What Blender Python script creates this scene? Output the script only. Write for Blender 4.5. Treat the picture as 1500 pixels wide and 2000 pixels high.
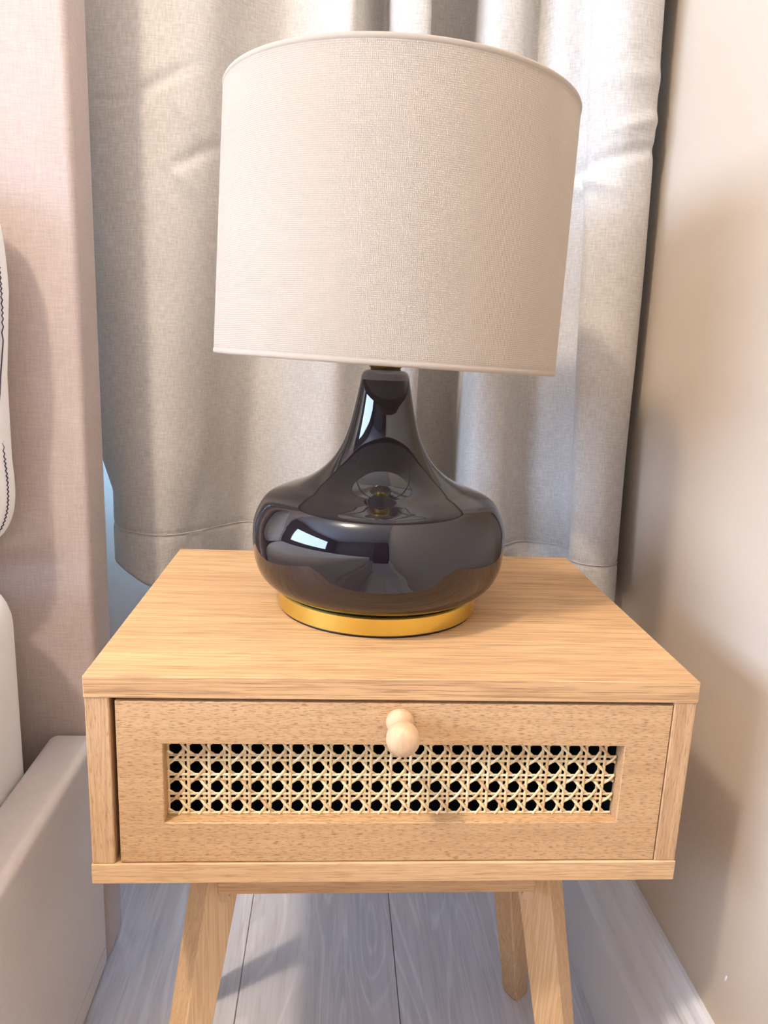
import bpy, bmesh, math, random
from mathutils import Vector, Matrix
random.seed(7)
for o in list(bpy.data.objects): bpy.data.objects.remove(o)
scene = bpy.context.scene
C = scene.collection

# ------------------------------------------------------------------ camera
FX = 1458.66
yaw, pitch, roll = -0.0703, 0.21578, 0.04157
fwd = Vector((-math.sin(yaw)*math.cos(pitch), math.cos(yaw)*math.cos(pitch), -math.sin(pitch)))
rt = Vector((math.cos(yaw), math.sin(yaw), 0)); up = rt.cross(fwd)
r2 = rt*math.cos(roll)+up*math.sin(roll); u2 = -rt*math.sin(roll)+up*math.cos(roll)
cd = bpy.data.cameras.new('camera'); cam = bpy.data.objects.new('camera', cd); C.objects.link(cam)
M = Matrix((r2, u2, -fwd)).transposed().to_4x4(); M.translation = Vector((0.15369, -0.44426, 0.20743))
cam.matrix_world = M
cd.sensor_fit = 'VERTICAL'; cd.sensor_height = 24; cd.lens = FX/2000*24
cd.clip_start = 0.02; cd.clip_end = 100
scene.camera = cam

# ------------------------------------------------------------------ daylight, lights, exposure
FLOOR = -0.50; CEIL = 2.05
XL, XR, YF, YB = -2.9, 0.478, -3.4, 0.52
w = bpy.data.worlds.new('daylight'); scene.world = w; w.use_nodes = True
bg = w.node_tree.nodes['Background']; bg.inputs[0].default_value = (0.42, 0.66, 1.0, 1); bg.inputs[1].default_value = 1.2

def area(name, loc, direction, sx, sy, power, col):
    d = bpy.data.lights.new(name, 'AREA'); d.shape = 'RECTANGLE'; d.size = sx; d.size_y = sy; d.energy = power; d.color = col
    o = bpy.data.objects.new(name, d); C.objects.link(o); o.location = loc
    o.rotation_euler = Vector(direction).to_track_quat('-Z', 'Y').to_euler(); return o
KEY = (-0.74, -0.82, 2.02)
kd = bpy.data.lights.new('ceiling_lamp_light', 'POINT'); kd.energy = 60; kd.color = (1.0, 0.85, 0.68); kd.shadow_soft_size = 0.075
ko = bpy.data.objects.new('ceiling_lamp_light', kd); C.objects.link(ko); ko.location = (KEY[0], KEY[1], KEY[2]-0.14)
area('window_left_daylight', (XL-0.02, -1.35, 0.95), (1, 0, 0), 2.4, 1.1, 82, (0.55, 0.70, 1.0))
area('window_back_daylight', (0.03, YB+0.22, 0.40), (0, -1, 0), 0.2, 0.7, 120, (0.24, 0.50, 1.0))
vs = scene.view_settings
vs.view_transform = 'Standard'; vs.look = 'None'; vs.gamma = 1.0; vs.use_curve_mapping = False
vs.exposure = 0.93

# ------------------------------------------------------------------ helpers
def newmesh(name, bm, m=None, parent=None, smooth=False):
    me = bpy.data.meshes.new(name); bm.to_mesh(me); bm.free()
    if m: me.materials.append(m)
    if smooth:
        for p in me.polygons: p.use_smooth = True
    o = bpy.data.objects.new(name, me); C.objects.link(o)
    if parent: o.parent = parent
    return o
def thing(name, label, cat, loc=(0, 0, 0), group=None):
    o = bpy.data.objects.new(name, None); C.objects.link(o); o.location = loc; o.empty_display_size = 0.05
    o['label'] = label; o['category'] = cat
    if group: o['group'] = group
    return o
def part(name, bm, m, parent, smooth=False, label=None):
    """mesh given in world coordinates, stored relative to its thing's base"""
    off = Vector((0, 0, 0)); q = parent
    while q: off += Vector(q.location); q = q.parent
    bmesh.ops.translate(bm, vec=-off, verts=bm.verts)
    o = newmesh(name, bm, m, parent, smooth)
    if label: o['label'] = label
    return o
def struct(name, bm, m, parent=None, smooth=False):
    o = newmesh(name, bm, m, parent, smooth)
    if parent is None: o['kind'] = 'structure'
    return o
def box(bm, x0, x1, y0, y1, z0, z1, bev=0, seg=2):
    b2 = bmesh.new()
    bmesh.ops.create_cube(b2, size=1)
    for v in b2.verts:
        v.co = Vector((x0 if v.co.x < 0 else x1, y0 if v.co.y < 0 else y1, z0 if v.co.z < 0 else z1))
    if bev: bmesh.ops.bevel(b2, geom=b2.edges[:], offset=bev, segments=seg, affect='EDGES', profile=0.5)
    me = bpy.data.meshes.new('t'); b2.to_mesh(me); b2.free(); bm.from_mesh(me); bpy.data.meshes.remove(me)
    return bm
def bx(*a, **k): return box(bmesh.new(), *a, **k)
def lathe(prof, seg=128, center=(0, 0), M4=None, close=False):
    bm = bmesh.new(); rings = []
    for r, z in prof:
        if r < 1e-6: rings.append([bm.verts.new((center[0], center[1], z))])
        else: rings.append([bm.verts.new((center[0]+r*math.cos(2*math.pi*i/seg), center[1]+r*math.sin(2*math.pi*i/seg), z)) for i in range(seg)])
    pr = list(zip(rings[:-1], rings[1:]))
    if close: pr.append((rings[-1], rings[0]))
    for a, b in pr:
        for i in range(seg):
            j = (i+1) % seg
            if len(a) == 1 and len(b) == 1: continue
            if len(a) == 1: bm.faces.new((a[0], b[j], b[i]))
            elif len(b) == 1: bm.faces.new((a[i], a[j], b[0]))
            else: bm.faces.new((a[i], a[j], b[j], b[i]))
    bmesh.ops.recalc_face_normals(bm, faces=bm.faces)
    if M4: bmesh.ops.transform(bm, matrix=M4, verts=bm.verts)
    return bm
def crom(pts, n):
    """Catmull-Rom through pts"""
    P = [Vector(p) for p in pts]; P = [P[0]*2-P[1]]+P+[P[-1]*2-P[-2]]; out = []
    for i in range(1, len(P)-2):
        for k in range(n):
            t = k/n; a, b, c, d = P[i-1:i+3]
            out.append(0.5*((2*b)+(c-a)*t+(2*a-5*b+4*c-d)*t*t+(3*b-a-3*c+d)*t*t*t))
    out.append(P[-2]); return out
def tube(bm, pts, r, seg=8, closed=False, cap=True):
    pts = [Vector(p) for p in pts]; n = len(pts); rings = []
    for i, p in enumerate(pts):
        if closed: d = pts[(i+1) % n]-pts[i-1]
        else: d = pts[min(i+1, n-1)]-pts[max(i-1, 0)]
        d.normalize(); a = d.cross(Vector((0, 0, 1)))
        if a.length < 1e-3: a = d.cross(Vector((0, 1, 0)))
        a.normalize(); b = d.cross(a)
        rr = r(i/(n-1)) if callable(r) else r
        rings.append([bm.verts.new(p+(a*math.cos(2*math.pi*k/seg)+b*math.sin(2*math.pi*k/seg))*rr) for k in range(seg)])
    for i in range(n if closed else n-1):
        A, B = rings[i], rings[(i+1) % n]
        for k in range(seg): bm.faces.new((A[k], A[(k+1) % seg], B[(k+1) % seg], B[k]))
    if cap and not closed: bm.faces.new(rings[0][::-1]); bm.faces.new(rings[-1])
    return bm

# ------------------------------------------------------------------ materials
class NT:
    def __init__(s, name):
        s.m = bpy.data.materials.new(name); s.m.use_nodes = True; s.t = s.m.node_tree; s.n = s.t.nodes
        s.b = s.n['Principled BSDF']; s.out = s.n['Material Output']
    def add(s, typ, **kw):
        o = s.n.new(typ)
        for k, v in kw.items():
            if k.startswith('i_'):
                key = k[2:]; key = int(key) if key.isdigit() else key
                o.inputs[key].default_value = v
            else: setattr(o, k, v)
        return o
    def link(s, a, b): s.t.links.new(a, b)
    def coords(s, kind='Object', scale=(1, 1, 1), rnd=0.0, rot=(0, 0, 0)):
        tc = s.add('ShaderNodeTexCoord'); mp = s.add('ShaderNodeMapping')
        mp.inputs['Scale'].default_value = scale; mp.inputs['Rotation'].default_value = rot
        src = tc.outputs[kind]
        if rnd:
            oi = s.add('ShaderNodeObjectInfo'); mu = s.add('ShaderNodeMath', operation='MULTIPLY'); mu.inputs[1].default_value = rnd
            s.link(oi.outputs['Random'], mu.inputs[0])
            cb = s.add('ShaderNodeCombineXYZ')
            for i in range(3): s.link(mu.outputs[0], cb.inputs[i])
            ad = s.add('ShaderNodeVectorMath', operation='ADD'); s.link(src, ad.inputs[0]); s.link(cb.outputs[0], ad.inputs[1]); src = ad.outputs[0]
        s.link(src, mp.inputs['Vector']); return mp.outputs[0]
    def noise(s, vec, scale, detail=4, rough=0.55, dist=0.0):
        n = s.add('ShaderNodeTexNoise'); n.inputs['Scale'].default_value = scale; n.inputs['Detail'].default_value = detail
        n.inputs['Roughness'].default_value = rough; n.inputs['Distortion'].default_value = dist
        s.link(vec, n.inputs['Vector']); return n.outputs['Fac']
    def ramp(s, fac, stops):
        r = s.add('ShaderNodeValToRGB'); e = r.color_ramp.elements
        while len(e) < len(stops): e.new(0.5)
        for k, (p, c) in enumerate(stops):
            e[k].position = p; e[k].color = (c[0], c[1], c[2], 1) if len(c) > 2 else c
        s.link(fac, r.inputs[0]); return r.outputs[0]
    def mix(s, fac, a, b, mode='MIX'):
        m = s.add('ShaderNodeMix', data_type='RGBA', blend_type=mode)
        for sock, v in ((m.inputs['Factor'], fac), (m.inputs['A'], a), (m.inputs['B'], b)):
            if hasattr(v, 'is_linked') or hasattr(v, 'links'): s.link(v, sock)
            elif isinstance(v, (int, float)): sock.default_value = v
            else: sock.default_value = (v[0], v[1], v[2], 1)
        return m.outputs['Result']
    def math(s, op, a, b=None):
        m = s.add('ShaderNodeMath', operation=op)
        for i, v in enumerate((a, b)):
            if v is None: continue
            if isinstance(v, (int, float)): m.inputs[i].default_value = v
            else: s.link(v, m.inputs[i])
        return m.outputs[0]
    def bump(s, h, strength=0.3, dist=0.001):
        b = s.add('ShaderNodeBump'); b.inputs['Strength'].default_value = strength; b.inputs['Distance'].default_value = dist
        s.link(h, b.inputs['Height']); s.link(b.outputs[0], s.b.inputs['Normal']); return b
    def col(s, c):
        if hasattr(c, 'links'): s.link(c, s.b.inputs['Base Color'])
        else: s.b.inputs['Base Color'].default_value = (c[0], c[1], c[2], 1)
    def rough(s, r, spec=0.5): s.b.inputs['Roughness'].default_value = r; s.b.inputs['Specular IOR Level'].default_value = spec

def plain(name, c, r=0.6, metal=0.0, spec=0.5):
    t = NT(name); v = t.coords(); f = t.noise(v, 60, 3)
    t.col(t.mix(f, tuple(x*0.93 for x in c), tuple(min(1, x*1.05) for x in c))); t.rough(r, spec); t.b.inputs['Metallic'].default_value = metal
    return t.m

def wood(name, axis, light, mid, dark, fine=1.0, plen=18, ring=0.5, rnd=3.0, rough=0.55, pores=0.6, ringscale=60):
    """axis = grain direction; streaks long along axis"""
    t = NT(name)
    def sc(a, o):
        s = [o, o, o]; s['xyz'.index(axis)] = a; return tuple(s)
    v1 = t.coords('Object', sc(1.0, 14), rnd); v2 = t.coords('Object', sc(plen, 520*fine), rnd); v3 = t.coords('Object', sc(2.0, ringscale), rnd)
    broad = t.noise(v1, 1.6, 3, 0.5, 0.4)
    fine_ = t.noise(v2, 3.0, 3, 0.6, 0.2)
    rings = t.noise(v3, 1.5, 2, 0.6, 1.2)
    c1 = t.mix(t.ramp(broad, [(0.3, (0, 0, 0)), (0.7, (1, 1, 1))]), mid, light)
    rr = t.ramp(rings, [(0.42, (1, 1, 1)), (0.5, (0, 0, 0)), (0.58, (1, 1, 1))])
    inv = t.math('MULTIPLY', t.math('SUBTRACT', 1.0, rr), ring)
    c2 = t.mix(inv, c1, dark)
    po = t.math('MULTIPLY', t.ramp(fine_, [(0.37, (1, 1, 1)), (0.47, (0, 0, 0))]), pores)
    c3 = t.mix(po, c2, tuple(x*0.72 for x in dark))
    t.col(c3); t.rough(rough, 0.35)
    t.bump(fine_, 0.25, 0.0004)
    return t.m

L_, M_, D_ = (0.75, 0.47, 0.235), (0.66, 0.39, 0.185), (0.47, 0.26, 0.125)
wood_x = wood('oak_laminate_along', 'x', L_, M_, D_, fine=1.0, plen=7, pores=0.85, ring=0.6)
wood_front = wood('oak_laminate_drawer', 'x', (0.68, 0.43, 0.225), (0.60, 0.36, 0.175), (0.42, 0.23, 0.10), fine=1.0, plen=60, ring=0.3, pores=0.9)
wood_z = wood('oak_edge_upright', 'z', (0.66, 0.42, 0.23), (0.58, 0.35, 0.185), (0.44, 0.24, 0.115), fine=0.8, plen=30, ring=0.5, ringscale=90)
wood_pine = wood('pine', 'z', (0.80, 0.56, 0.33), (0.74, 0.49, 0.27), (0.60, 0.36, 0.17), fine=0.35, plen=4, ring=0.65, pores=0.12, ringscale=170)
wood_edge = wood('oak_edge_along', 'x', (0.76, 0.50, 0.27), (0.68, 0.42, 0.215), (0.52, 0.29, 0.13), fine=0.8, plen=14, ring=0.5, ringscale=120)
wood_knob = wood('beech_knob', 'z', (0.70, 0.48, 0.29), (0.64, 0.41, 0.23), (0.50, 0.29, 0.15), fine=0.5, ring=0.3, pores=0.1)

def fabric(name, c1, c2, scale=1600, slub=0.5, coord='UV', bump=0.5, rough=0.9, sheen=0.3, tcol=None, trans=0.0, blend=(0.35, 0.65), slubx=60, sluby=900, grid=True):
    t = NT(name)
    v = t.coords(coord)
    if coord == 'UV': vx, vy = (slubx, sluby, 1), (sluby, slubx, 1)
    else: vx, vy = (slubx, slubx, sluby), (sluby, sluby, slubx)
    a = t.noise(t.coords(coord, vx), 1.0, 3, 0.6); b = t.noise(t.coords(coord, vy), 1.0, 3, 0.6)
    big = t.noise(v, 9, 3, 0.5)
    s = t.math('ADD', t.math('MULTIPLY', a, 0.5), t.math('MULTIPLY', b, 0.5))
    s2 = t.math('ADD', t.math('MULTIPLY', s, slub), t.math('MULTIPLY', big, 1-slub))
    t.col(t.mix(t.ramp(s2, [(blend[0], (0, 0, 0)), (blend[1], (1, 1, 1))]), c1, c2))
    t.rough(rough, 0.2); t.b.inputs['Sheen Weight'].default_value = sheen; t.b.inputs['Sheen Roughness'].default_value = 0.5
    h = s
    if grid:
        sp = t.add('ShaderNodeSeparateXYZ'); t.link(v, sp.inputs[0])
        i2 = 1 if coord == 'UV' else 2
        g = t.math('ADD', t.math('SINE', t.math('MULTIPLY', sp.outputs[0], scale*2)), t.math('SINE', t.math('MULTIPLY', sp.outputs[i2], scale*2)))
        h = t.math('ADD', t.math('MULTIPLY', g, 0.16), s)
    t.bump(h, bump, 0.0006)
    if trans:
        tr = t.add('ShaderNodeBsdfTranslucent'); tr.inputs[0].default_value = (*tcol, 1)
        mx = t.add('ShaderNodeMixShader'); mx.inputs[0].default_value = trans
        t.link(t.b.outputs[0], mx.inputs[1]); t.link(tr.outputs[0], mx.inputs[2]); t.link(mx.outputs[0], t.out.inputs[0])
    return t.m
m_curtain = fabric('curtain_linen', (0.47, 0.44, 0.40), (0.67, 0.635, 0.585), slub=0.8, bump=0.6, slubx=90, sluby=800, grid=False, blend=(0.38, 0.62))
m_head = fabric('headboard_weave', (0.44, 0.36, 0.325), (0.60, 0.50, 0.455), slub=0.8, coord='Object', bump=0.5, slubx=80, sluby=1100, grid=False)
m_rail = fabric('bed_base_fabric', (0.62, 0.56, 0.535), (0.72, 0.66, 0.63), slub=0.6, coord='Object', bump=0.3, grid=False)
m_shade = fabric('shade_linen', (0.54, 0.46, 0.37), (0.64, 0.555, 0.46), scale=2600, slub=0.7, bump=0.7, slubx=120, sluby=1500, trans=0.30, tcol=(0.62, 0.54, 0.46), sheen=0.1)
m_shade_in = fabric('shade_lining', (0.84, 0.82, 0.79), (0.88, 0.86, 0.83), coord='Object', bump=0.0, rough=0.6, grid=False, sheen=0, trans=0.4, tcol=(0.9, 0.86, 0.8))
m_white = fabric('white_cotton', (0.93, 0.92, 0.93), (0.96, 0.96, 0.96), slub=0.4, coord='Object', bump=0.15, grid=False)
m_stitch = plain('dark_thread', (0.05, 0.045, 0.08), 0.8)
m_gold = NT('brushed_gold'); m_gold.col((0.78, 0.60, 0.15)); m_gold.rough(0.28); m_gold.b.inputs['Metallic'].default_value = 1.0
_v = m_gold.coords('Object', (1, 1, 400)); m_gold.bump(m_gold.noise(_v, 3, 2), 0.04, 0.0004); m_gold = m_gold.m
m_glass = NT('smoked_glass'); m_glass.col((0.018, 0.012, 0.016)); m_glass.rough(0.015); m_glass.b.inputs['IOR'].default_value = 1.66
_f = m_glass.noise(m_glass.coords('Object'), 6, 2); m_glass.col(m_glass.mix(_f, (0.006, 0.0035, 0.006), (0.010, 0.006, 0.009))); m_glass = m_glass.m
m_lip = plain('smoky_glass_lip', (0.10, 0.085, 0.09), 0.12)
m_black = plain('black_plastic', (0.012, 0.012, 0.016), 0.35)
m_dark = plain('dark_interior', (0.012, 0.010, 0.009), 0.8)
m_bulb = plain('white_bulb_glass', (0.85, 0.84, 0.8), 0.15)
m_wire = plain('white_enamelled_wire', (0.8, 0.8, 0.78), 0.4)
def paint(name, c, bump=0.25, rough=0.75, sc=220):
    t = NT(name); v = t.coords()
    t.col(t.mix(t.noise(v, 3, 3), tuple(x*0.97 for x in c), tuple(x*1.02 for x in c))); t.rough(rough, 0.3)
    t.bump(t.noise(v, sc, 3, 0.5), bump, 0.0012); return t.m
m_wall = paint('beige_wall_paint', (0.60, 0.505, 0.40))
m_ceil = paint('white_ceiling_paint', (0.66, 0.66, 0.66), 0.1)
m_far = paint('darkened_wall_paint', (0.17, 0.155, 0.15))  # far walls darkened in colour so the lamp glass reflects a dim room
m_skirt = paint('white_gloss_paint', (0.84, 0.84, 0.86), 0.03, 0.3)
m_frame = plain('white_window_frame', (0.8, 0.8, 0.82), 0.35)
m_dwood = wood('dark_prop_wood', 'z', (0.10, 0.06, 0.05), (0.075, 0.045, 0.035), (0.04, 0.025, 0.02))  # very dark wood for the added cupboard reflected in the glass

def floor_mat():
    t = NT('grey_oak_floor'); oi = t.add('ShaderNodeObjectInfo')
    v1 = t.coords('Object', (9, 1.3, 1), 9.0); v2 = t.coords('Object', (160, 7, 1), 9.0); v3 = t.coords('Object', (30, 2.6, 1), 9.0)
    w = t.noise(v1, 2.2, 4, 0.55, 1.6); f = t.noise(v2, 1.6, 4, 0.65, 0.3); r = t.noise(v3, 1.5, 3, 0.6, 2.2)
    c = t.mix(t.ramp(w, [(0.3, (0, 0, 0)), (0.7, (1, 1, 1))]), (0.60, 0.58, 0.605), (0.72, 0.70, 0.72))
    n4 = t.noise(t.coords('Object', (5.5, 0.75, 1), 9.0), 1.3, 2, 0.5, 0.5)
    lines = t.ramp(t.math('SINE', t.math('MULTIPLY', n4, 150.0)), [(0.55, (0, 0, 0)), (1.0, (1, 1, 1))])
    lines = t.math('MULTIPLY', lines, t.ramp(r, [(0.3, (0.25, 0.25, 0.25)), (0.6, (1, 1, 1))]))
    c = t.mix(t.math('MULTIPLY', lines, 0.45), c, (0.92, 0.90, 0.92))
    c = t.mix(t.math('MULTIPLY', t.ramp(f, [(0.35, (1, 1, 1)), (0.5, (0, 0, 0))]), 0.45), c, (0.48, 0.455, 0.475))
    br = t.math('ADD', 0.92, t.math('MULTIPLY', oi.outputs['Random'], 0.14))
    cb = t.add('ShaderNodeVectorMath', operation='SCALE'); t.link(c, cb.inputs[0]); t.link(br, cb.inputs['Scale'])
    t.col(cb.outputs[0]); t.rough(0.42, 0.4); t.bump(f, 0.2, 0.0004); return t.m
m_floor = floor_mat()
m_joint = plain('floor_joint', (0.2, 0.19, 0.19), 0.9)

# ------------------------------------------------------------------ room shell
T = 0.12
fl = struct('floor', bx(XL-T, XR+T, YF-T, YB+T, FLOOR-0.06, FLOOR-0.004), m_joint)
PW = 0.1775; k0 = int(math.floor((XL-0.0635)/PW))
for k in range(k0, 4):
    x0 = 0.0635+k*PW; x1 = x0+PW
    xa, xb = max(x0, XL), min(x1, XR)
    if xb-xa < 0.01: continue
    yy = YF-(((k+3)*0.29) % 1.0)*1.1-0.05
    while yy < YB:
        ya, yb = max(yy, YF), min(yy+1.22, YB)
        yy += 1.22
        if yb-ya < 0.02: continue
        g = 0.0004
        cx, cy = (xa+xb)/2, (ya+yb)/2
        bm = bx(xa+g-cx, xb-g-cx, ya+g-cy, yb-g-cy, -0.004, 0, bev=0.0006, seg=1)
        o = newmesh('floor_plank', bm, m_floor, fl); o.location = (cx, cy, FLOOR)
struct('ceiling', bx(XL-T, XR+T, YF-T, YB+T, CEIL, CEIL+0.1), m_ceil)
struct('wall_right', bx(XR, XR+T, YF-T, YB+T, FLOOR, CEIL), m_wall)
def wall_with_hole(name, axis, c0, c1, a0, a1, h0, h1, z0, z1):
    """axis 'y': wall slab at y=c0..c1 running a0..a1 in x; hole h0..h1, z0..z1"""
    bm = bmesh.new()
    for (p, q, r, s) in ((a0, h0, FLOOR, CEIL), (h1, a1, FLOOR, CEIL), (h0, h1, FLOOR, z0), (h0, h1, z1, CEIL)):
        if axis == 'y': box(bm, p, q, c0, c1, r, s)
        else: box(bm, c0, c1, p, q, r, s)
    return struct(name, bm, m_wall if name == 'wall_back' else m_far)
WZ0, WZ1 = 0.06, 1.55
wall_with_hole('wall_back', 'y', YB, YB+T, XL, XR, -0.06, 0.17, WZ0, WZ1)
wall_with_hole('wall_left', 'x', XL-T, XL, YF, YB, -2.6, -0.1, 0.35, 1.55)
struct('wall_front', bx(XL, XR, YF-T, YF, FLOOR, CEIL), m_far)
def pane_mat():
    t = NT('window_glass'); tr = t.add('ShaderNodeBsdfTransparent'); gl = t.add('ShaderNodeBsdfGlossy'); gl.inputs['Roughness'].default_value = 0.02
    fr = t.add('ShaderNodeFresnel'); fr.inputs[0].default_value = 1.45; mx = t.add('ShaderNodeMixShader')
    t.link(fr.outputs[0], mx.inputs[0]); t.link(tr.outputs[0], mx.inputs[1]); t.link(gl.outputs[0], mx.inputs[2]); t.link(mx.outputs[0], t.out.inputs[0]); return t.m
m_pane = pane_mat()
def window(name, axis, c, a0, a1, z0, z1):
    root = bpy.data.objects.new(name, None); C.objects.link(root); root['kind'] = 'structure'
    bm = bmesh.new(); f = 0.045; mid = (a0+a1)/2
    for (p, q, r, s) in ((a0, a1, z0, z0+f), (a0, a1, z1-f, z1), (a0, a0+f, z0+f, z1-f), (a1-f, a1, z0+f, z1-f), (mid-f/2, mid+f/2, z0+f, z1-f)):
        if axis == 'y': box(bm, p, q, c-0.02, c+0.02, r, s, 0.003, 1)
        else: box(bm, c-0.02, c+0.02, p, q, r, s, 0.003, 1)
    newmesh('window_frame', bm, m_frame, root)
    for (p, q) in ((a0+f, mid-f/2), (mid+f/2, a1-f)):
        b = bx(p, q, c-0.002, c+0.002, z0+f, z1-f) if axis == 'y' else bx(c-0.002, c+0.002, p, q, z0+f, z1-f)
        newmesh('pane', b, m_pane, root)
window('window_1', 'y', YB+0.06, -0.06, 0.17, WZ0, WZ1)
window('window_2', 'x', XL-0.07, -2.6, -0.1, 0.35, 1.55)

# moulded skirting boards: profile = (distance from wall, height above floor)
SK = [(0, 0), (0.025, 0), (0.025, 0.098), (0.0245, 0.103), (0.0215, 0.107), (0.0175, 0.112), (0.0165, 0.118), (0.0185, 0.124), (0.0195, 0.131),
      (0.0175, 0.138), (0.0135, 0.143), (0.0125, 0.148), (0.0135, 0.154), (0.0125, 0.160), (0.0095, 0.165), (0.009, 0.170), (0.0075, 0.1745), (0.004, 0.1765), (0, 0.1765)]
def skirting(name, P0, P1, n):
    bm = bmesh.new(); n = Vector(n); rows = []
    for P in (P0, P1): rows.append([bm.verts.new(Vector(P)+n*d+Vector((0, 0, FLOOR+z))) for d, z in SK])
    for i in range(len(SK)-1): bm.faces.new((rows[0][i], rows[0][i+1], rows[1][i+1], rows[1][i]))
    bm.faces.new(rows[0]); bm.faces.new(rows[1][::-1]); bmesh.ops.recalc_face_normals(bm, faces=bm.faces)
    return struct(name, bm, m_skirt)
skirting('baseboard_right', (XR, YF, 0), (XR, YB, 0), (-1, 0, 0))
skirting('baseboard_back', (XL, YB, 0), (XR-0.025, YB, 0), (0, -1, 0))
skirting('baseboard_left', (XL, YF, 0), (XL, YB-0.025, 0), (1, 0, 0))
bm = bmesh.new(); bmesh.ops.create_icosphere(bm, subdivisions=2, radius=1)
for v in bm.verts:
    v.co = Vector((XR+v.co.x*0.0004, 0.0415+v.co.y*0.0011+v.co.z*-0.0009, -0.2745+v.co.z*0.0034))
o = newmesh('paint_chip', bm, m_skirt, bpy.data.objects['wall_right'], True); o['label'] = 'small white chip in the beige paint'

# ceiling lamp over the bed (out of frame, gives the warm light)
cl = thing('ceiling_lamp', 'small white ceiling lamp above the bed, out of the frame', 'lamp', (KEY[0], KEY[1], CEIL))
part('ceiling_rose', lathe([(0, CEIL), (0.06, CEIL), (0.055, CEIL-0.02), (0, CEIL-0.02)], 48, KEY[:2]), m_wire, cl)
part('lamp_stem', lathe([(0.008, CEIL-0.02), (0.008, CEIL-0.20)], 16, KEY[:2]), m_wire, cl)

# ------------------------------------------------------------------ bedside table
TX, TY = 0.40, 0.30; H = 0.15; t_ = 0.015
tb = thing('bedside_table', 'light oak bedside table with cane-front drawer and splayed pine legs', 'table', (TX/2, TY/2, FLOOR))
part('top_panel', bx(0, TX, 0, TY, -t_, 0, 0.0006, 1), wood_x, tb)
part('bottom_panel', bx(0, TX, 0, TY, -H, -H+t_, 0.0006, 1), wood_edge, tb)
for xa in (0.0005, TX-0.0155): part('side_panel', bx(xa, xa+0.015, 0.0008, TY-0.006, -H+t_, -t_, 0.0006, 1), wood_z, tb)
part('back_panel', bx(0.0155, TX-0.0155, TY-0.006, TY-0.001, -H+t_, -t_), wood_x, tb)
# drawer: front with routed window, box, cane, knob
dx0, dx1, dz0, dz1 = 0.0190, 0.3840, -0.1345, -0.0176
ox0, ox1, oz0, oz1 = 0.0485, 0.3540, -0.1048, -0.0475
FT = 0.013
def frame_front():
    bm = bmesh.new()
    def ring(x0, x1, z0, z1, y): return [bm.verts.new((x, y, z)) for x, z in ((x0, z0), (x1, z0), (x1, z1), (x0, z1))]
    e = 0.0006
    yo = 0.0012
    R = [ring(dx0, dx1, dz0, dz1, yo+FT), ring(dx0, dx1, dz0, dz1, yo+e), ring(dx0+e, dx1-e, dz0+e, dz1-e, yo),
         ring(ox0-e, ox1+e, oz0-e, oz1+e, yo), ring(ox0, ox1, oz0, oz1, yo+e), ring(ox0, ox1, oz0, oz1, yo+FT)]
    for a in range(6):
        A, B = R[a], R[(a+1) % 6]
        for i in range(4): bm.faces.new((A[i], A[(i+1) % 4], B[(i+1) % 4], B[i]))
    bmesh.ops.recalc_face_normals(bm, faces=bm.faces); return bm
dr = part('drawer_front', frame_front(), wood_front, tb)
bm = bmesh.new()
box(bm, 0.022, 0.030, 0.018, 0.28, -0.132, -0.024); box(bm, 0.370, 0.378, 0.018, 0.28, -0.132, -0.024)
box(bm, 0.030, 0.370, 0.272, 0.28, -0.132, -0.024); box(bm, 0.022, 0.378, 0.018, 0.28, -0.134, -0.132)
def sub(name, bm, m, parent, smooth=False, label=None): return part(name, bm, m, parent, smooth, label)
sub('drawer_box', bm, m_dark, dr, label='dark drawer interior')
# knob, axis along -y
Mk = Matrix.Translation((0.2013, 0.0012, -0.0303)) @ Matrix.Rotation(math.radians(90), 4, 'X')
kp = [(0, 0), (0.0086, 0), (0.0091, 0.0012), (0.0091, 0.0028), (0.0080, 0.0045), (0.0062, 0.0075), (0.0056, 0.0100), (0.0062, 0.0122), (0.0082, 0.0145), (0.0098, 0.0175), (0.0106, 0.0210),
      (0.0106, 0.0240), (0.0098, 0.0272), (0.0080, 0.0298), (0.0052, 0.0314), (0.0025, 0.0320), (0, 0.0321)]
kk = [v for v in crom([(a, b, 0) for a, b in kp], 3)]
sub('knob', lathe([(max(0, v.x), v.y) for v in kk], 48, (0, 0), Mk), wood_knob, dr, True, 'pale turned wooden knob')
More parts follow.
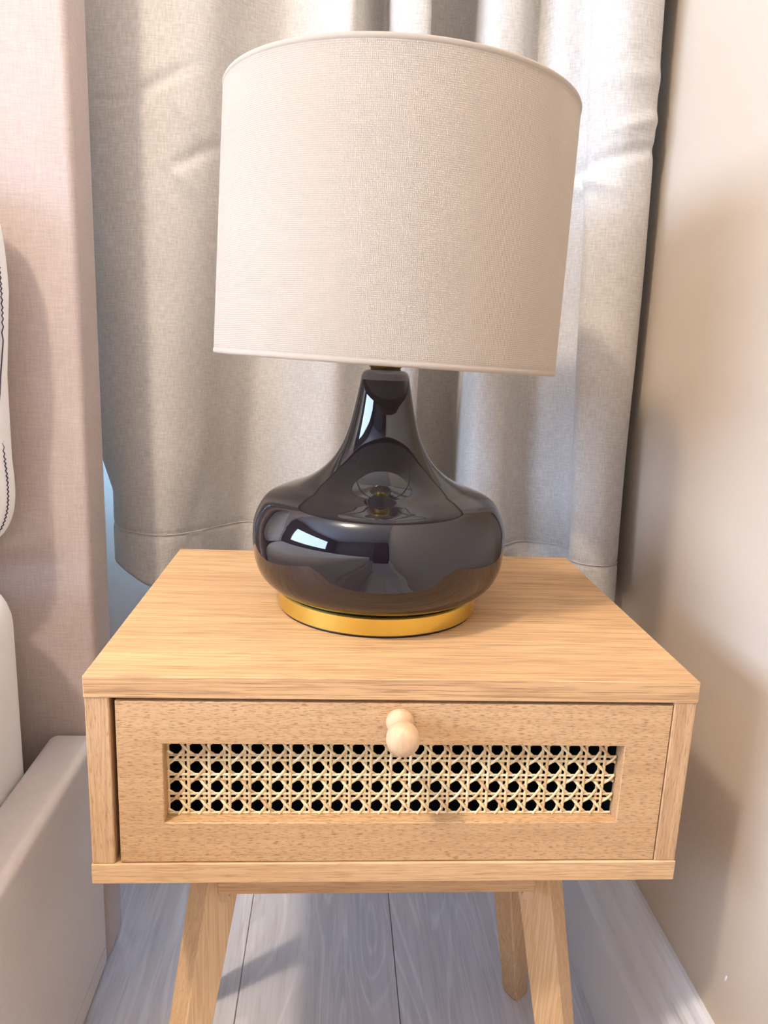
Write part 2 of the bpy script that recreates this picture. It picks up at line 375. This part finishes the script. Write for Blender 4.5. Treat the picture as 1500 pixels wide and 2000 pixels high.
# woven cane: pairs of uprights and rails, one strand each way on the diagonals
def cane():
    bm = bmesh.new(); cl = bm.loops.layers.float_color.new('tone')
    p = 0.01346; X0 = 0.0543; Z0 = -0.0986           # a hole centre (bottom left)
    Y = 0.0112; A = 0.0006
    pz = 0.01432
    def ribbon(pts, w, tone):
        """half-round strand; pts in (x, y, z)"""
        n = len(pts); rows = []
        for i in range(n):
            d = (pts[min(i+1, n-1)]-pts[max(i-1, 0)]); d.y = 0; d.normalize()
            s = Vector((d.z, 0, -d.x))
            rows.append([bm.verts.new(pts[i]+s*(w/2*a)+Vector((0, b, 0))) for a, b in ((-1, 0.0001), (-0.62, -0.00042), (0, -0.0006), (0.62, -0.00042), (1, 0.0001))])
        for i in range(n-1):
            for k in range(4):
                f = bm.faces.new((rows[i][k], rows[i][k+1], rows[i+1][k+1], rows[i+1][k])); f.smooth = True
                for l in f.loops: l[cl] = tone
    def tone():
        v = random.random(); return (v, random.random(), 0, 1)
    x0, x1, z0, z1 = ox0+0.0002, ox1-0.0002, oz0+0.0002, oz1-0.0002
    def clip(pts): return [q for q in pts if x0 <= q.x <= x1 and z0 <= q.z <= z1]
    N = 10
    nx = range(-2, 26); nz = range(-2, 8)
    for i in nx:                                       # uprights either side of the boundary between holes
        for s in (-1, 1):
            x = X0+(i+0.5)*p+s*0.128*p
            if not x0+0.0003 < x < x1-0.0003: continue
            jt = random.uniform(-0.0002, 0.0002)
            pts = [Vector((x+jt+0.00015*math.sin(k*0.7), Y-s*0.0005, Z0-p+k*pz/N)) for k in range(0, 7*N)]
            pts = clip(pts)
            if len(pts) > 2: ribbon(pts, 0.150*p, tone())
    for j in nz:
        for s in (-1, 1):
            z = Z0+(j+0.5)*pz+s*0.125*pz
            if not z0+0.0003 < z < z1-0.0003: continue
            pts = clip([Vector((X0-2*p+k*p/N, Y, z)) for k in range(0, 27*N)])
            if len(pts) > 2: ribbon(pts, 0.145*p, tone())
    for c in range(-8, 34):                            # diagonals offset half a cell from the holes
        for sg in (1, -1):
            pts = []
            for k in range(-2*N, 8*N):
                zz = k/N; xx = (c+0.5)+sg*zz
                ph = math.cos(2*math.pi*xx)             # +1 at hole column, -1 at boundary column
                y = Y-0.0011*ph*sg - 0.0002
                pts.append(Vector((X0+xx*p, y, Z0+zz*pz)))
            pts = clip(pts)
            if len(pts) > 3: ribbon(pts, 0.145*p, tone())
    return bm
def cane_mat():
    t = NT('cane'); at = t.add('ShaderNodeAttribute', attribute_name='tone')
    sp = t.add('ShaderNodeSeparateXYZ'); t.link(at.outputs['Color'], sp.inputs[0])
    c = t.ramp(sp.outputs[0], [(0.0, (0.62, 0.40, 0.20)), (0.25, (0.76, 0.54, 0.27)), (0.6, (0.82, 0.63, 0.33)), (1.0, (0.85, 0.69, 0.42))])
    f = t.noise(t.coords('Object'), 170, 3, 0.6)
    t.col(t.mix(t.math('MULTIPLY', t.ramp(f, [(0.5, (0, 0, 0)), (0.7, (1, 1, 1))]), 0.5), c, (0.60, 0.36, 0.17))); t.rough(0.38, 0.5); return t.m
sub('cane_webbing', cane(), cane_mat(), dr, True, 'octagonal open-weave cane panel')
# apron rail and dowels
part('apron_rail', bx(0.0745, 0.318, 0.050, 0.066, -0.2005, -H, 0.001, 1), wood_edge, tb)
for x in (0.0790, 0.3135): part('dowel', lathe([(0, -0.007), (0.0045, -0.007), (0.0045, 0.012), (0, 0.012)], 20, (0, 0), Matrix.Translation((x, 0.064, -0.2045)) @ Matrix.Rotation(math.pi/2, 4, 'X')), wood_knob, tb)
# legs: tapered, splayed, turned about 35 degrees
def leg(sx, sy):
    cx, cy = TX/2, TY/2
    top = Vector((cx+sx*0.123, cy+sy*0.055, -H)); bot = Vector((cx+sx*0.175, cy+sy*0.105, FLOOR))
    a = math.radians(35)*(1 if sx*sy > 0 else -1)
    bm = bmesh.new(); rows = []
    L = [(0, 0.0305), (0.5, 0.0265), (0.985, 0.0205), (1.0, 0.0185)]
    for f, wd in L:
        c = top.lerp(bot, f); r = 0.0012; ring = []
        h = wd/2
        for (ux, uy) in ((h-r, -h), (h, -h+r), (h, h-r), (h-r, h), (-h+r, h), (-h, h-r), (-h, -h+r), (-h+r, -h)):
            ring.append(bm.verts.new(c+Vector((ux*math.cos(a)-uy*math.sin(a), ux*math.sin(a)+uy*math.cos(a), 0))))
        rows.append(ring)
    for i in range(len(rows)-1):
        for k in range(8): bm.faces.new((rows[i][k], rows[i][(k+1) % 8], rows[i+1][(k+1) % 8], rows[i+1][k]))
    bm.faces.new(rows[0]); bm.faces.new(rows[-1][::-1]); bmesh.ops.recalc_face_normals(bm, faces=bm.faces)
    part('leg', bm, wood_pine, tb)
for sx in (-1, 1):
    for sy in (-1, 1): leg(sx, sy)

# ------------------------------------------------------------------ table lamp
LX, LY = 0.192, 0.148
lamp = thing('table_lamp', 'smoked glass table lamp with white linen drum shade and gold base', 'lamp', (LX, LY, 0))
part('foot_pad', lathe([(0, 0), (0.0795, 0), (0.0795, 0.0018), (0, 0.0018)], 128, (LX, LY)), m_black, lamp, True)
part('base_ring', lathe([(0, 0.0015), (0.0800, 0.0015), (0.0812, 0.0024), (0.0812, 0.0150), (0.0803, 0.0160), (0.0700, 0.0160), (0, 0.0160)], 160, (LX, LY)), m_gold, lamp, False)
part('base_gasket', lathe([(0.060, 0.0160), (0.0770, 0.0160), (0.0770, 0.0170), (0.060, 0.0170)], 128, (LX, LY)), m_black, lamp, True)
bp = [(0.0, 0.0168), (0.068, 0.0168), (0.0785, 0.0172), (0.0870, 0.0205), (0.0950, 0.0280), (0.0997, 0.0385), (0.1015, 0.0500), (0.1020, 0.0600), (0.1010, 0.0710), (0.0970, 0.0815), (0.0903, 0.0903),
      (0.0765, 0.0968), (0.0630, 0.1020), (0.0520, 0.1085), (0.0430, 0.1165), (0.0365, 0.1250), (0.0312, 0.1350), (0.0272, 0.1465), (0.0238, 0.1600), (0.0212, 0.1730), (0.0192, 0.1835)]
bc = [(max(0, v.x), v.y) for v in crom([(a, b, 0) for a, b in bp[1:]], 6)]
part('glass_body', lathe([(0, 0.0168)]+bc, 192, (LX, LY)), m_glass, lamp, True)
part('glass_lip', lathe([(0.0192, 0.1835), (0.0188, 0.1862), (0.0176, 0.1888), (0.0155, 0.1905), (0.0120, 0.1912), (0, 0.1912)], 96, (LX, LY)), m_lip, lamp, True)
part('neck_collar', lathe([(0, 0.1905), (0.0118, 0.1905), (0.0118, 0.1928), (0, 0.1928)], 64, (LX, LY)), m_black, lamp, True)
tilt = Matrix.Translation((0.1916, 0.156, 0.1963)) @ Matrix.Rotation(0.0283, 4, 'Y') @ Matrix.Rotation(-0.0087, 4, 'X')
# the sign of the tilt lowers the right side
SR, SRT, SH = 0.1319, 0.1294, 0.1850
part('socket', lathe([(0, 0.1928), (0.0128, 0.1928), (0.0130, 0.1985), (0.0105, 0.2000), (0.0140, 0.2080), (0.0140, 0.2350), (0.0125, 0.2400), (0, 0.2400)], 64, (LX, LY)), m_gold, lamp, True)
part('bulb', lathe([(0, 0.240)]+[(v.x, v.y) for v in crom([(0.0125, 0.240, 0), (0.014, 0.250, 0), (0.022, 0.268, 0), (0.0295, 0.288, 0), (0.028, 0.306, 0), (0.018, 0.320, 0), (0.006, 0.3255, 0)], 5)]+[(0, 0.326)], 48, (LX, LY)), m_bulb, lamp, True)
def shade():
    bm = bmesh.new(); uv = bm.loops.layers.uv.new('UVMap'); S = 192; V = 24
    def put(rad_off, flip):
        rows = []
        for j in range(V+1):
            f = j/V; r = SR+(SRT-SR)*f+rad_off
            rows.append([bm.verts.new((r*math.cos(2*math.pi*i/S), r*math.sin(2*math.pi*i/S), SH*f)) for i in range(S)])
        for j in range(V):
            for i in range(S):
                i2 = (i+1) % S; vs_ = (rows[j][i], rows[j][i2], rows[j+1][i2], rows[j+1][i])
                f = bm.faces.new(vs_ if not flip else vs_[::-1]); f.smooth = True
                q = ((i, j), (i+1, j), (i+1, j+1), (i, j+1)); q = q if not flip else q[::-1]
                for l, (a, b) in zip(f.loops, q): l[uv].uv = (a/S*2*math.pi*SR, b/V*SH)
        return rows
    put(0, False)
    return bm
bm = shade(); bmesh.ops.transform(bm, matrix=tilt, verts=bm.verts)
sh = part('lamp_shade', bm, m_shade, lamp, True)
bm = lathe([(SR-0.0009+(SRT-SR)*j/8, 0.0006+j/8*(SH-0.0012)) for j in range(9)], 192); bmesh.ops.transform(bm, matrix=tilt, verts=bm.verts)
sub('shade_lining', bm, m_shade_in, sh, True)
for (rr, zz) in ((SR, 0.0), (SRT, SH)):
    sgn = 1 if zz == 0 else -1
    pr = [(rr-0.0022, zz), (rr-0.0012, zz-sgn*0.0011), (rr-0.0001, zz-sgn*0.0009), (rr+0.0005, zz+sgn*0.0002), (rr+0.0003, zz+sgn*0.0022), (rr-0.0001, zz+sgn*0.0026), (rr-0.0010, zz+sgn*0.0050), (rr-0.0020, zz+sgn*0.0048), (rr-0.0024, zz+sgn*0.003)]
    bm = lathe(pr, 192, close=True); bmesh.ops.transform(bm, matrix=tilt, verts=bm.verts)
    sub('shade_hem', bm, m_shade, sh, True)
bm = bmesh.new(); ZS = 0.008
for k in range(3):
    a = math.radians(90+120*k)
    pts = [(0.0125*math.cos(a), 0.0125*math.sin(a), ZS), (0.06*math.cos(a), 0.06*math.sin(a), ZS+0.004), (0.1295*math.cos(a), 0.1295*math.sin(a), ZS-0.003)]
    tube(bm, pts, 0.0013, 8)
tube(bm, [(0.0145*math.cos(i*math.pi/16), 0.0145*math.sin(i*math.pi/16), ZS) for i in range(32)], 0.0016, 8, closed=True)
bmesh.ops.transform(bm, matrix=tilt, verts=bm.verts)
sub('shade_ring', bm, m_wire, sh, True)

# ------------------------------------------------------------------ curtain
CB = [(-.108, .448), (-.100, .428), (-.080, .403), (-.040, .390), (-.0075, .415), (.019, .450), (.050, .470), (.100, .420), (.150, .400), (.190, .428), (.205, .438), (.222, .403), (.245, .400), (.246, .450),
      (.268, .492), (.300, .482), (.300, .420), (.312, .382), (.345, .378), (.375, .400), (.400, .395), (.425, .380), (.430, .355), (.417, .335), (.420, .315), (.443, .303), (.464, .315), (.466, .345), (.456, .375)]
CT = [(-.105, .430), (-.100, .410), (-.085, .395), (-.020, .385), (.020, .390), (.055, .430), (.090, .450), (.130, .420), (.160, .400), (.183, .450), (.200, .455), (.205, .398), (.240, .390), (.238, .445),
      (.262, .492), (.296, .485), (.296, .415), (.300, .378), (.330, .380), (.350, .410), (.370, .385), (.390, .375), (.396, .360), (.388, .345), (.395, .330), (.420, .320), (.455, .335), (.462, .365), (.452, .390)]
NB = 9
pb = crom([(x, y, 0) for x, y in CB], NB); pt = crom([(x, y, 0) for x, y in CT], NB)
nP = len(pb)
def cpos(i, z):
    f = (z+0.055)/0.575
    if z < 0: z = z*(1+0.30*math.exp(-((pb[i].x+0.052)/0.028)**2)*min(1, -z/0.02)**2)
    f = min(max(f, 0), 1.6); P = pb[i].lerp(pt[i], min(f, 1.15))
    # gathers soften and sway a little with height
    if i < 2*NB: P = P+Vector((-0.030*min(1, max(0, (z-0.03)/0.10))*(1-i/(2*NB)), 0, 0))
    return Vector((P.x+0.002*math.sin(z*9+i*0.05)*min(1, max(0, z+0.05)*4), P.y+0.003*math.sin(z*7+i*0.11), z))
def cnorm(i, z):
    a, b = cpos(max(i-1, 0), z), cpos(min(i+1, nP-1), z); d = (b-a).normalized(); return Vector((d.y, -d.x, 0))
def crease(x, z):
    h = 0
    for (cx, cz, ang, ln, wd, am) in ((-0.035, 0.455, 0.5, 0.035, 0.006, -0.0035), (-0.005, 0.43, -1.1, 0.02, 0.005, 0.003), (0.0, 0.39, 0.6, 0.03, 0.006, -0.003), (-0.01, 0.37, -0.8, 0.02, 0.006, 0.003), (-0.085, 0.44, 0.0, 0.03, 0.004, -0.0012),
                                      (0.425, 0.40, 0.25, 0.04, 0.006, -0.004), (0.405, 0.375, -0.4, 0.02, 0.006, 0.0035), (0.44, 0.43, 0.3, 0.03, 0.006, 0.003), (0.43, 0.47, 0.1, 0.05, 0.010, 0.002), (0.0, 0.02, 1.4, 0.05, 0.008, -0.002), (0.03, 0.6, 0.3, 0.05, 0.01, 0.003)):
        dx, dz = x-cx, z-cz; u = dx*math.cos(ang)+dz*math.sin(ang); v = -dx*math.sin(ang)+dz*math.cos(ang)
        h += am*math.exp(-(u/ln)**2-(v/wd)**2)
    return h
zs = []
z = -0.055
while z < 1.86:
    zs.append(z); z += 0.0035 if z < 0.60 else 0.04
zs.append(1.86)
bm = bmesh.new(); uvl = bm.loops.layers.uv.new('UVMap'); rows = []
arc = [0]
for i in range(1, nP): arc.append(arc[-1]+(pb[i]-pb[i-1]).length)
for z in zs:
    row = []
    for i in range(nP):
        P = cpos(i, z); N = cnorm(i, z)
        d = crease(P.x, z)
        d -= 0.0012*math.exp(-((z+0.0095)/0.003)**2)               # hem seam pulled in
        if z < -0.012: d += 0.0004
        row.append(bm.verts.new(P+N*d))
    rows.append(row)
for j in range(len(zs)-1):
    for i in range(nP-1):
        f = bm.faces.new((rows[j][i], rows[j][i+1], rows[j+1][i+1], rows[j+1][i])); f.smooth = True
        for l, (a, b) in zip(f.loops, ((i, j), (i+1, j), (i+1, j+1), (i, j+1))): l[uvl].uv = (arc[a], zs[b])
cu = newmesh('curtain', bm, m_curtain, None, True)
cu['label'] = 'pale grey-beige linen curtain hanging in deep folds behind the lamp'; cu['category'] = 'curtain'
sm = cu.modifiers.new('cloth', 'SOLIDIFY'); sm.thickness = 0.0012; sm.offset = -1
bm = bmesh.new(); tube(bm, [cpos(i, -0.0095)+cnorm(i, 0)*-0.0002 for i in range(1, nP-1)], 0.0005, 6)
newmesh('hem_stitch', bm, m_curtain, cu, True)

# ------------------------------------------------------------------ bed
bed = thing('bed', 'upholstered bed with tall pinkish-beige headboard and pale grey side rail', 'bed', (-0.95, -0.8, FLOOR))
BX0, BX1, HY0, HY1 = -1.81, -0.090, 0.305, 0.362
part('headboard', bx(BX0, BX1, HY0, HY1, FLOOR+0.002, 0.62, 0.008, 4), m_head, bed, True)
def rail(x0, x1, y0, y1, z1=-0.207): return bx(x0, x1, y0, y1, FLOOR+0.003, z1, 0.010, 4)
part('side_rail', rail(-0.1405, BX1, -1.72, HY0-0.001), m_rail, bed, True)
part('side_rail', rail(BX0, BX0+0.049, -1.72, HY0-0.001), m_rail, bed, True)
part('foot_rail', rail(BX0, BX1, -1.77, -1.721), m_rail, bed, True)
bm = bmesh.new(); tube(bm, [(BX1+0.0003, y, -0.470+0.006*math.sin(y*9)) for y in [-1.6+0.1*i for i in range(19)]+[0.295]], 0.0007, 6)
part('seam', bm, m_rail, bed, True)
part('slat_platform', bx(BX0+0.049, -0.1405, -1.72, HY0-0.001, -0.33, -0.30), m_dark, bed)

def softbox(x0, x1, y0, y1, z0, z1, r, seg=6): return bx(x0, x1, y0, y1, z0, z1, r, seg)
bm = softbox(BX0+0.055, -0.142, -1.70, 0.276, -0.299, -0.012, 0.050, 8)
bmesh.ops.subdivide_edges(bm, edges=[e for e in bm.edges if e.calc_length() > 0.15], cuts=6, use_grid_fill=True)
mt = newmesh('mattress', bm, m_white, None, True); mt['label'] = 'white sheeted mattress on the bed, below the stitched pillow'; mt['category'] = 'mattress'

# pillow with two rows of dark zigzag stitching along its edge
pl = thing('pillow', 'white upright pillow edged with rows of dark zigzag stitching', 'pillow', (-0.45, 0.27, -0.010))
PCX, PCZ, PA, PB, PY = -0.4510, 0.168, 0.303, 0.178, 0.272
def pout(a, r, side):
    e = 2/7; c, s = math.cos(a), math.sin(a)
    x = PA*r*math.copysign(abs(c)**e, c); zz = PB*r*math.copysign(abs(s)**e, s)
    wob = 0.002*math.sin(zz*38)+0.010*max(0, zz)/0.13
    th = (0.070 if side > 0 else 0.028)*max(0, 1-r**5)**0.6+0.0015
    return Vector((PCX+x+wob*(1 if x > 0 else 0), PY-side*th, PCZ+zz))
bm = bmesh.new(); S = 128; rs = [0.0, 0.2, 0.4, 0.55, 0.7, 0.8, 0.88, 0.93, 0.96, 0.975, 0.985, 0.993, 1.0]
allr = []
for side in (1, -1):
    prev = None
    for r in rs:
        ring = [bm.verts.new(pout(2*math.pi*i/S, r, side)) for i in range(S)] if r > 0 else [bm.verts.new(pout(0, 0, side))]
        if prev:
            for i in range(S):
                j = (i+1) % S
                if len(prev) == 1: bm.faces.new((prev[0], ring[i], ring[j]))
                else: bm.faces.new((prev[i], ring[i], ring[j], prev[j]))
        prev = ring
    allr.append(prev)
for i in range(S): bm.faces.new((allr[0][i], allr[1][i], allr[1][(i+1) % S], allr[0][(i+1) % S]))
bmesh.ops.recalc_face_normals(bm, faces=bm.faces)
part('cover', bm, m_white, pl, True)
for r0 in (0.9935, 0.976, 0.950):
    bm = bmesh.new(); pts = []
    acc = 0; last = pout(0, r0, 1); k = 0
    for q in range(1, 2401):
        a = 2*math.pi*q/2400; P = pout(a, r0, 1); acc += (P-last).length; last = P
        if acc >= 0.0019:
            acc = 0; k += 1
            t1 = (pout(a, min(1, r0+0.002), 1)-pout(a, r0-0.002, 1)).normalized()
            t2 = (pout(a+0.001, r0, 1)-pout(a-0.001, r0, 1)).normalized()
            n = t1.cross(t2).normalized()
            if n.y > 0: n = -n
            pts.append(P+t1*0.0009*(1 if k % 2 else -1)+n*0.0004)
    tube(bm, pts, 0.0006, 5, closed=True)
    part('zigzag_stitching', bm, m_stitch, pl, True, 'dark zigzag stitching')

# ------------------------------------------------------------------ dark cupboard added behind the camera for the lamp glass to reflect
wd = thing('reflection_prop', 'dark wooden cupboard added behind the camera to give the lamp glass a dark reflection', 'reflection_prop', (0.05, -3.1, FLOOR))
part('prop_carcass', bx(-0.2, 0.44, -3.38, -2.85, FLOOR, 1.6, 0.004, 1), m_dwood, wd)
for xa in (-0.195, 0.122): part('prop_door', bx(xa, xa+0.313, -2.85, -2.83, FLOOR+0.05, 1.58, 0.004, 1), m_dwood, wd)
